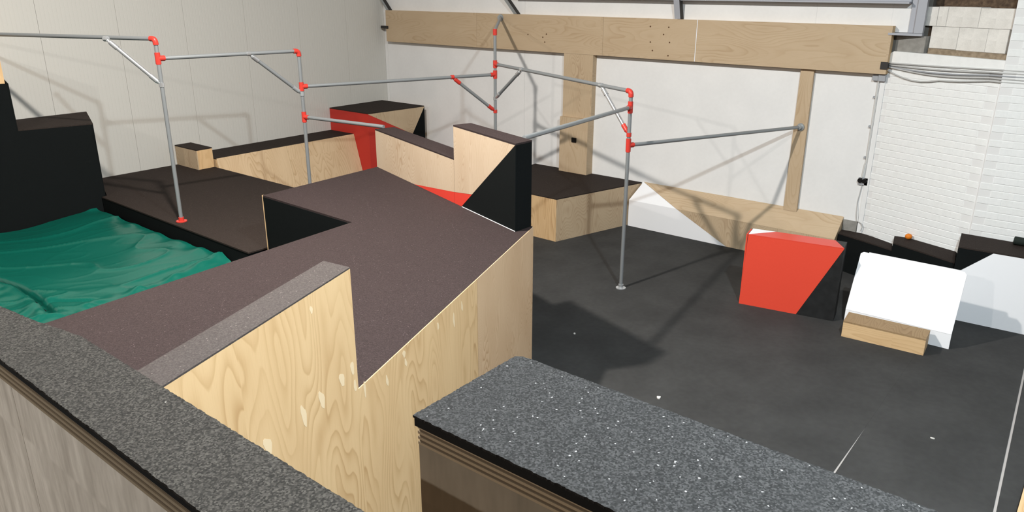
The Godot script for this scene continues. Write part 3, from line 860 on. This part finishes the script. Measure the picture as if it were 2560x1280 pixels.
	var pr := [Vector3(wx1 - 0.09, 0.001, -8.115), Vector3(wx1 - 0.09, 0.001, -8.395), Vector3(wx1 - 0.09, 0.715, -8.395), Vector3(wx1 - 0.09, 0.715, -8.36), Vector3(wx1 - 0.09, 0.15, -8.115)]
	part(t, "body", slab(pr, Vector3(wx0 - wx1 + 0.18, 0, 0)), M.edge_pale)
	face(t, "slope_panel", [Vector3(wx0, 0.160, -8.095), Vector3(wx1, 0.160, -8.095), Vector3(wx1 - 0.004, 0.715, -8.335), Vector3(wx1 - 0.03, 0.742, -8.346), Vector3(wx0 + 0.03, 0.742, -8.346), Vector3(wx0 + 0.004, 0.725, -8.339)], Vector3(0, -0.006, -0.0137), M.white, Vector2.ZERO, false, "white sloping face")
	face(t, "front_panel", [Vector3(wx0, 0.0, -8.098), Vector3(wx1, 0.0, -8.098), Vector3(wx1, 0.158, -8.098), Vector3(wx0, 0.158, -8.098)], Vector3(0, 0, -0.015), M.white)
	for x in [wx0 + 0.0005, wx1 - 0.0005]:
		var xi: float = x + (0.07 if x < -1.4 else -0.07)
		face(t, "side_panel", [Vector3(x, 0.0, -8.114), Vector3(xi, 0.0, -8.41), Vector3(xi, 0.73, -8.41), Vector3(x, 0.150, -8.115)], Vector3(0.015 * (1 if x < -1.4 else -1), 0, 0), M.white)
	face(t, "back_panel", [Vector3(wx0 + 0.086, 0.0, -8.411), Vector3(wx1 - 0.086, 0.0, -8.411), Vector3(wx1 - 0.086, 0.73, -8.411), Vector3(wx0 + 0.086, 0.73, -8.411)], Vector3(0, 0, 0.015), M.white)
	t = thing("step", "small low wooden step with a worn top in front of the white wedge box", "step", Vector3(-1.5, 0, -7.88))
	var s0 := Vector2(-1.862, -7.737)
	var s1 := Vector2(-1.102, -7.785)
	var s2 := Vector2(-1.118, -8.045)
	var s3 := Vector2(-1.888, -8.005)
	part(t, "body", prism(shrink([s0, s1, s2, s3], 0.017), 0.001, 0.156), M.edge_dark)
	face(t, "front_panel", seg(s0, s1, 0.0, 0.157), Vector3(0, 0, -0.016), M.step, Vector2(0.4, 0.9), true)
	face(t, "side_panel", seg(s1 - Vector2(0.0, 0.0165), s2, 0.0, 0.157), Vector3(-0.016, 0, 0), M.step, Vector2(0.4, 0.9), true)
	face(t, "side_panel", seg(s0 - Vector2(0.0, 0.0165), s3, 0.0, 0.157), Vector3(0.016, 0, 0), M.step, Vector2(0.4, 0.9), true)
	part(t, "tread", prism([s0, s1, s2, s3], 0.1575, 0.174), M.step_top)
	# ---- black stepped run along the brick wall
	run_block("lowest black block along the brick wall, next to the wooden bench", [Vector2(-2.575, -9.775), Vector2(-1.875, -9.495), Vector2(-1.935, -9.735), Vector2(-2.20, -9.885), Vector2(-2.33, -9.938), Vector2(-2.585, -9.945)], 0.47)
	run_block("middle black block along the brick wall, with an orange ball on it", [Vector2(-1.872, -9.455), Vector2(-1.172, -9.142), Vector2(-1.235, -9.555), Vector2(-1.785, -9.760), Vector2(-1.925, -9.735)], 0.572)
	t = thing("run_block", "tallest block at the right edge, black on top with a large pale grey painted front", "block", Vector3(-0.4, 0, -9.2))
	var k := [Vector2(-1.140, -8.935), Vector2(0.6, -9.02), Vector2(0.6, -9.47), Vector2(-1.205, -9.47)]
	part(t, "body", prism(shrink(k, 0.017), 0.001, 0.800), M.black)
	part(t, "top_mat", prism(k, 0.8025, 0.8175), M.crumb_deep)
	var kz := func(x: float) -> float: return lerpf(-8.935, -9.02, (x + 1.14) / 1.74)
	var kp := func(x: float, y: float) -> Vector3: return Vector3(x, y, kz.call(x))
	face(t, "front_panel", [kp.call(-1.140, 0.505), kp.call(-0.822, 0.802), kp.call(-1.140, 0.802)], Vector3(0, 0, -0.016), M.black, Vector2.ZERO, false, "black painted corner")
	face(t, "front_panel", [kp.call(-1.140, 0.0), kp.call(0.6, 0.0), kp.call(0.6, 0.802), kp.call(-0.818, 0.802), kp.call(-1.140, 0.501)], Vector3(0, 0, -0.016), M.white, Vector2.ZERO, false, "pale painted front")
	face(t, "side_panel", seg(k[0] - Vector2(0.0025, 0.0175), k[3], 0.0, 0.802), Vector3(0.016, 0, 0), M.black)

func run_block(label: String, plan: Array, h: float) -> void:
	var t := thing("run_block", label, "block", Vector3((plan[0].x + plan[1].x) / 2, 0, (plan[0].y + plan[1].y) / 2 - 0.1))
	part(t, "body", prism(shrink(plan, 0.016), 0.001, h - 0.017), M.black)
	part(t, "top_mat", prism(plan, h - 0.015, h), M.crumb_deep)
	var a: Vector2 = plan[0]
	var b: Vector2 = plan[1]
	var n := (b - a).orthogonal().normalized()
	if n.y > 0:
		n = -n
	face(t, "front_panel", seg(a, b, 0.0, h - 0.0155), Vector3(n.x, 0, n.y) * 0.015, M.black)
	var l: Vector2 = plan[plan.size() - 1]
	face(t, "end_panel", seg(a + (l - a) * 0.12, l, 0.0, h - 0.0155), Vector3(0.012, 0, 0.004), M.black)

func plug(t: Node3D, at: Vector2, y: float, w: float, h: float, fd: Vector2) -> void:
	var pts := []
	var n := Vector2(-fd.y, fd.x)
	if n.x < 0:
		n = -n
	for i in 14:
		var a := TAU * i / 14.0
		var q := at + fd * (cos(a) * w * 0.7 * (1.0 + 0.25 * sin(a * 3.0 + y * 40.0)) + sin(a) * w * 0.3) + n * 0.0007
		pts.append(Vector3(q.x, y + sin(a) * h * 0.9 * (1.0 + 0.2 * cos(a * 2.0 + y * 60.0)), q.y))
	part(t, "filler_patch", slab(pts, Vector3(-n.x, 0, -n.y) * 0.0006), M.plug)

func build_tarp() -> void:
	var t := thing("crash_mat", "crash mat under a wrinkled shiny green tarpaulin beside the black tower", "mat", Vector3(-8.6, 0, -3.1))
	var x0 := -10.17
	var x1 := -7.04
	var z0 := -4.045
	var z1 := -2.17
	part(t, "foam", prism([Vector2(-10.14, z1 - 0.06), Vector2(x1 - 0.1, z1 - 0.06), Vector2(x1 - 0.1, z0 + 0.06), Vector2(-9.94, z0 + 0.06)], 0.001, 0.50), M.black)
	var na := noise(4, 1)
	var nb := noise(14, 1)
	var nx := 190
	var nz := 130
	var ver := []
	for j in nz + 1:
		for i in nx + 1:
			var u := i / float(nx)
			var v := j / float(nz)
			# run past the edges and fold down over them
			var px := lerpf(-0.02, 1.16, u)
			var pz := lerpf(-0.03, 1.28, v)
			var zt := z0 + (z1 - z0) * clampf(pz, 0.0, 1.0)
			var left := -10.22 + 0.27 * clampf((-3.1 - zt) / 1.05, 0.0, 1.2)
			var x := left + (x1 - left) * minf(px, 1.0)
			var z := zt
			var ox := maxf(px - 1.0, 0.0) * (x1 - left)
			var oz := maxf(pz - 1.0, 0.0) * (z1 - z0)
			var drop := 0.0
			if ox > 0.0:
				var a := minf(ox / 0.09, PI / 2)
				x += 0.09 * sin(a) + 0.02 * sin(z * 13.0) * minf(ox * 5.0, 1.0)
				drop += 0.09 * (1.0 - cos(a)) + maxf(ox - 0.141, 0.0)
			if oz > 0.0:
				var a := minf(oz / 0.09, PI / 2)
				z += 0.09 * sin(a)
				drop += 0.09 * (1.0 - cos(a)) + maxf(oz - 0.141, 0.0)
			# diagonal wrinkles, a ridge inside the free edges, one deep crease
			var q := Vector2(x * 0.55 - z * 0.85, x * 0.85 + z * 0.55)
			var r1 := 1.0 - absf(na.get_noise_2d(q.x * 0.55, q.y * 1.5 + 3.0)) * 2.0
			var r2 := 1.0 - absf(nb.get_noise_2d(q.x * 1.1 + 7.0, q.y * 3.0)) * 2.0
			var y := 0.585 + 0.10 * smooth01(-3.1, -4.0, z) + 0.022 * pow(maxf(r1, 0.0), 5.0) + 0.004 * pow(maxf(r2, 0.0), 4.0) + 0.02 * na.get_noise_2d(x * 0.8, z * 0.8)
			y += 0.05 * exp(-pow((x - (x1 - 0.10)) / 0.07, 2.0)) * (0.55 + 0.6 * nb.get_noise_2d(z * 3.0, 1.0))
			y += 0.04 * exp(-pow((z - (z1 - 0.10)) / 0.08, 2.0)) * (0.6 + 0.7 * nb.get_noise_2d(x * 2.0, 5.0))
			y += 0.03 * exp(-pow((z - (z0 + 0.05)) / 0.07, 2.0)) * (0.5 + nb.get_noise_2d(x * 2.4, 9.0))
			var cz := -2.40 - 0.06 * sin((x + 8.6) * 2.6)
			var run := smooth01(-9.0, -8.6, x) * (1.0 - smooth01(-7.30, -7.12, x))
			y -= 0.10 * run * exp(-pow((z - cz) / 0.030, 2.0))
			y += 0.03 * run * exp(-pow((z - cz - 0.09) / 0.05, 2.0))
			var c2 := absf((x + 7.42) * 0.6 + (z + 2.62) * 0.8)
			y -= 0.06 * exp(-pow(c2 / 0.022, 2.0)) * (1.0 - smooth01(0.15, 0.30, Vector2(x + 7.42, z + 2.62).length()))
			y += 0.012 * sin(x * 26.0 + 3.0 * nb.get_noise_2d(x, z)) * exp(-pow((z - z1) / 0.14, 2.0))
			y += 0.010 * sin(z * 24.0 + 3.0 * nb.get_noise_2d(x, z)) * exp(-pow((x - x1) / 0.16, 2.0))
			ver.append(Vector3(x, maxf(y - drop, 0.02), z))
	var st := begin()
	for j in nz + 1:
		for i in nx + 1:
			st.set_uv(Vector2(i, j) / 60.0)
			st.set_smooth_group(0)
			st.add_vertex(ver[j * (nx + 1) + i])
	for j in nz:
		for i in nx:
			var a := j * (nx + 1) + i
			for q in [a, a + 1, a + nx + 2, a, a + nx + 2, a + nx + 1]:
				st.add_index(q)
	st.generate_normals()
	part(t, "tarpaulin", st.commit(), M.tarp)

# ------------------------------------------------------------------ foreground
func ragged(plan: Array, step: float, amp: float) -> Array:
	var out := []
	for i in plan.size():
		var a: Vector2 = plan[i]
		var b: Vector2 = plan[(i + 1) % plan.size()]
		var n := int(maxf(1.0, (b - a).length() / step))
		var o := (b - a).orthogonal().normalized()
		for k in n:
			var p := a.lerp(b, k / float(n))
			if k > 0:
				p += o * rng.randf_range(-amp, amp)
			out.append(p)
	return out

func build_foreground() -> void:
	# thin high wall at lower left
	var t := thing("high_barrier", "thin high wall in the lower left corner, dark rubber crumb cap on layered plywood", "wall", Vector3(-1.2, 0, -0.57))
	var plan := [Vector2(0.5, -0.484), Vector2(-1.88, -0.493), Vector2(-3.2, -0.497), Vector2(-3.2, -0.56), Vector2(-2.217, -0.610), Vector2(-2.059, -0.628), Vector2(-1.861, -0.662), Vector2(0.5, -0.648)]
	part(t, "cap_mat", prism(ragged(plan, 0.006, 0.0013), 2.594, 2.600), M.crumb_grey)
	part(t, "mat_edge", prism(shrink(plan, 0.002), 2.580, 2.5938), M.rubber_edge)
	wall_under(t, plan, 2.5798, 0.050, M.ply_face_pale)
	# wider high block at bottom centre
	t = thing("high_barrier", "wide high block at bottom centre, sparkling grey rubber crumb cap on layered plywood", "wall", Vector3(-0.4, 0, -1.08))
	plan = [Vector2(0.9, -0.908), Vector2(-0.982, -0.912), Vector2(-0.985, -1.237), Vector2(-0.970, -1.249), Vector2(-0.945, -1.250), Vector2(0.9, -1.225)]
	part(t, "cap_mat", prism(ragged(plan, 0.005, 0.0014), 2.595, 2.600), M.crumb_blue)
	part(t, "mat_edge", prism(shrink(plan, 0.002), 2.576, 2.5948), M.rubber_edge)
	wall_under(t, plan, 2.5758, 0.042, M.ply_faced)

func wall_under(t: Node3D, plan: Array, top: float, ply: float, m: Material) -> void:
	var n := 7
	for i in n:
		var y1 := top - ply * i / n
		part(t, "ply_layer", prism(shrink(plan, 0.006 if i % 2 == 0 else 0.0085), top - ply * (i + 1) / n + 0.0002, y1), M.layer_pale if i % 2 == 0 else M.layer_dark)
	var y := top - ply - 0.0005
	part(t, "body", prism(shrink(plan, 0.026), 0.001, y), M.edge_dark)
	var a: Vector2 = plan[0]
	var b: Vector2 = plan[1]
	face(t, "near_panel", seg(a + Vector2(-0.03, -0.007), b + Vector2(0.007, -0.007), 0.0, y), Vector3(0, 0, -0.016), m)
	var c: Vector2 = plan[2]
	if c.x < -1.0:
		face(t, "near_panel", seg(b + Vector2(0.005, -0.007), c + Vector2(0.02, -0.007), 0.0, y), Vector3(0, 0, -0.016), m)
	else:
		face(t, "end_panel", seg(b + Vector2(0.007, -0.026), c + Vector2(0.007, 0.01), 0.0, y), Vector3(0.016, 0, 0), m)

# ------------------------------------------------------------------ pipe frame
const R := 0.0215
func sleeve(p: Node3D, called: String, m: Material, c: Vector3, axis: Vector3, half := 0.052, stub := Vector3.ZERO, r := 0.029) -> void:
	var st := begin()
	axis = axis.normalized()
	tube_into(st, c - axis * half, c + axis * half, r)
	for s in [-1.0, 1.0]:
		tube_into(st, c + axis * half * s, c + axis * (half + 0.007) * s, r, r * 0.86)
	if stub != Vector3.ZERO:
		var s := stub.normalized()
		tube_into(st, c, c + s * 0.066, r)
		tube_into(st, c + s * 0.066, c + s * 0.074, r, r * 0.86)
	part(p, called, st.commit(), m)

func elbow(p: Node3D, c: Vector3, a: Vector3, b: Vector3) -> void:
	var st := begin()
	var r := 0.029
	a = a.normalized()
	b = b.normalized()
	# a quarter bend between the two sockets
	var k := 6
	var last := c + a * 0.062
	for i in range(1, k + 1):
		var s := i / float(k)
		var q := (c + a * 0.045).lerp(c, s).lerp(c.lerp(c + b * 0.045, s), s)
		tube_into(st, last, q, r)
		ball_into(st, q, r)
		last = q
	tube_into(st, last, c + b * 0.062, r)
	part(p, "elbow", st.commit(), M.clamp_red)

func swivel(p: Node3D, m: Material, c: Vector3, axis: Vector3, to: Vector3) -> void:
	var st := begin()
	axis = axis.normalized()
	tube_into(st, c - axis * 0.022, c + axis * 0.022, 0.028)
	var d := (to - c).normalized()
	tube_into(st, c + d * 0.02, c + d * 0.055, 0.016)
	ball_into(st, c + d * 0.05, 0.022)
	tube_into(st, c + d * 0.055, c + d * 0.14, 0.026, 0.027)
	part(p, "swivel", st.commit(), m)

func flange(p: Node3D, c: Vector3, n: Vector3, m: Material, r := 0.055) -> void:
	var st := begin()
	n = n.normalized()
	tube_into(st, c, c + n * 0.009, r, r * 0.96, 20)
	tube_into(st, c + n * 0.009, c + n * 0.05, 0.03, 0.029)
	part(p, "flange", st.commit(), m)

func pipe(p: Node3D, called: String, a: Vector3, b: Vector3, m: Material) -> MeshInstance3D:
	return part(p, called, tube(a, b, R, R, 18), m)

func build_pipes() -> void:
	var t := thing("bar_frame", "jointed frame of grey steel pipes with red clamps spanning the obstacles", "climbing frame", Vector3(-6.5, 0.0, -6.0))
	var p1 := Vector3(-8.205, 0.847, -4.195)
	var p2 := Vector3(-7.905, 0.847, -5.772)
	var p3 := Vector3(-6.971, 0.0, -8.301)
	var p4 := Vector3(-4.319, 0.0, -7.451)
	var at := func(p: Vector3, y: float) -> Vector3: return Vector3(p.x, y, p.z)
	var u1 := pipe(t, "upright", p1 + UP * 0.01, at.call(p1, 2.835), M.galv)
	var u2 := pipe(t, "upright", p2 + UP * 0.01, at.call(p2, 2.635), M.galv)
	var u3 := pipe(t, "upright", p3 + UP * 0.01, at.call(p3, 2.80), M.galv)
	var u4 := pipe(t, "upright", p4 + UP * 0.01, at.call(p4, 2.29), M.galv)
	for q in [u1, u2, u3, u4]:
		q.set_meta("label", ["steel upright on a red foot beside the green mat", "steel upright behind the dark notch", "tallest steel upright, near the back corner", "steel upright standing on the black floor"][[u1, u2, u3, u4].find(q)])
	var b1 := Vector3(-10.221, 2.857, -3.428)
	var b1x: Vector3 = p1 + (b1 - p1) * Vector3(1, 0, 1) * 1.6
	b1x.y = 2.857
	var t1: Vector3 = at.call(p1, 2.857)
	var t1b: Vector3 = at.call(p1, 2.655)
	var t2: Vector3 = at.call(p2, 2.655)
	var t2c: Vector3 = at.call(p2, 2.237)
	var t2d: Vector3 = at.call(p2, 1.871)
	var t3c: Vector3 = at.call(p3, 2.237)
	var t3d: Vector3 = at.call(p3, 2.377)
	var t4: Vector3 = at.call(p4, 2.311)
	var t4b: Vector3 = at.call(p4, 2.138)
	var t4c: Vector3 = at.call(p4, 1.717)
	var dirv := func(a: Vector3, b: Vector3) -> Vector3: return (b - a).normalized()
	pipe(t, "bar", t1 + dirv.call(t1, b1x) * 0.03, b1x, M.galv)
	pipe(t, "bar", t1b + dirv.call(t1b, t2) * 0.03, t2 + dirv.call(t2, t1b) * 0.03, M.galv)
	pipe(t, "bar", t2c + dirv.call(t2c, t3c) * 0.03, t3c + dirv.call(t3c, t2c) * 0.03, M.galv)
	pipe(t, "bar", t3d + dirv.call(t3d, t4) * 0.03, t4 + dirv.call(t4, t3d) * 0.03, M.galv)
	var w2 := Vector3(-6.648, 1.868, -5.93)
	pipe(t, "bar", t2d + dirv.call(t2d, w2) * 0.03, w2, M.galv)
	var bk := Vector3(-3.985, 2.176, -5.125)
	pipe(t, "bar", t4b + dirv.call(t4b, bk) * 0.03, bk, M.galv)
	var wl := Vector3(-3.262, 1.706, -9.9285)
	pipe(t, "bar", t4c + dirv.call(t4c, wl) * 0.03, wl + dirv.call(wl, t4c) * 0.02, M.galv)
	var up := Vector3(-8.167, 2.911, -9.869)
	pipe(t, "bar", at.call(p3, 2.826), up + dirv.call(up, at.call(p3, 2.826)) * 0.02, M.galv)
	flange(t, wl, Vector3(-0.2, 0, 1), M.galv_cast, 0.05)
	flange(t, up, Vector3(0, 0, 1), M.galv_cast)
	# red fittings
	elbow(u1, t1, dirv.call(t1, b1x), Vector3.DOWN)
	sleeve(u1, "tee", M.clamp_red, t1b, UP, 0.055, t2 - t1b)
	elbow(u2, t2, dirv.call(t2, t1b), Vector3.DOWN)
	sleeve(u2, "tee", M.clamp_red, t2c, UP, 0.045, t3c - t2c)
	sleeve(u2, "tee", M.clamp_red, t2d, UP, 0.058, w2 - t2d)
	sleeve(u3, "tee", M.clamp_red, t3c, UP, 0.05, t2c - t3c)
	sleeve(u3, "tee", M.clamp_red, t3d, UP, 0.045, t4 - t3d)
	sleeve(u3, "tee", M.clamp_red, at.call(p3, 2.80), UP, 0.035, Vector3.ZERO)
	elbow(u4, t4, dirv.call(t4, t3d), Vector3.DOWN)
	sleeve(u4, "tee", M.clamp_red, t4b, UP, 0.058, bk - t4b)
	sleeve(u4, "tee", M.clamp_red, t4c, UP, 0.07, wl - t4c)
	# diagonal braces, each with a fitting at both ends
	var d1: Vector3 = dirv.call(t1, b1x)
	var braces := [
		[at.call(p1, 2.379), UP, Vector3(-8.575, 2.857, -3.856), d1, M.galv_bright, M.galv_bright, M.galv_bright],
		[at.call(p2, 2.150), UP, Vector3(-8.02, 2.655, -5.17), dirv.call(t1b, t2), M.galv, M.galv_cast, M.galv_bright],
		[at.call(p3, 1.733), UP, t3c.lerp(t2c, 0.245), dirv.call(t2c, t3c), M.galv, M.clamp_red, M.clamp_red],
		[at.call(p3, 1.910), UP, t3d.lerp(t4, 0.235), dirv.call(t3d, t4), M.galv, M.galv_bright, M.galv_bright],
		[at.call(p4, 1.835), UP, t4.lerp(t3d, 0.185), dirv.call(t3d, t4), M.galv_bright, M.clamp_red, M.galv_bright],
	]
	for b in braces:
		var a: Vector3 = b[0]
		var c: Vector3 = b[2]
		var d: Vector3 = dirv.call(a, c)
		var bm := pipe(t, "brace", a + d * 0.07, c - d * 0.07, b[4])
		swivel(bm, b[5], a, b[1], c)
		swivel(bm, b[6], c, b[3], a)
	# feet
	for f in [[p1, M.clamp_red, u1], [p2, M.clamp_red, u2], [p3, M.galv_cast, u3], [p4, M.galv_bright, u4]]:
		flange(f[2], f[0] + UP * 0.0005, UP, f[1], 0.062)

# ------------------------------------------------------------------ small things
func build_small() -> void:
	var t := thing("ball", "small orange ball on the back corner of the middle black block", "ball", Vector3(-1.765, 0.572, -9.70))
	var st := begin()
	ball_into(st, Vector3(-1.765, 0.607, -9.695), 0.040, 0.86)
	part(t, "ball_skin", st.commit(), M.orange)
	t = thing("roll", "dark green roll lying on the tallest black block at the right edge", "roll", Vector3(-0.45, 0.8175, -9.35))
	part(t, "cover", tube(Vector3(-0.70, 0.862, -9.38), Vector3(-0.15, 0.862, -9.38), 0.044, 0.044, 20), M.roll)
	for x in [-0.70, -0.15]:
		part(t, "end_cap", tube(Vector3(x - 0.004, 0.862, -9.38), Vector3(x + 0.004, 0.862, -9.38), 0.034, 0.034, 16), M.plastic_black)
	# bits of litter on the floor
	var bits := [[-2.708, -5.427, 0.022, "white crumpled scrap on the open black floor"], [-4.019, -6.045, 0.014, "small pale scrap lying inside the dark shadow on the floor"], [-0.706, -6.233, 0.018, "thin pale sliver on the black floor near the right seam"]]
	for b in bits:
		t = thing("paper_scrap", b[3], "scrap", Vector3(b[0], 0.0, b[1]))
		var pts := []
		for i in 9:
			var a := TAU * i / 9.0
			var r: float = b[2] * rng.randf_range(0.55, 1.1)
			pts.append(Vector3(b[0] + cos(a) * r, 0.010, b[1] + sin(a) * r * (0.25 if b[0] > -1.0 else 1.0)))
		part(t, "paper", slab(pts, Vector3(0, -0.0095, 0)), M.scrap)
	# low pale board at the lower right corner
	t = thing("platform", "pale edge of a low plywood platform in the lower right corner", "platform", Vector3(0.3, 0, -5.3))
	part(t, "body", prism([Vector2(-0.03, -6.02), Vector2(1.6, -6.02), Vector2(1.6, -4.0), Vector2(-0.03, -4.0)], 0.001, 0.085), M.black)
	part(t, "board", prism([Vector2(-0.045, -6.04), Vector2(1.6, -6.04), Vector2(1.6, -3.98), Vector2(-0.045, -3.98)], 0.0855, 0.104), M.step)
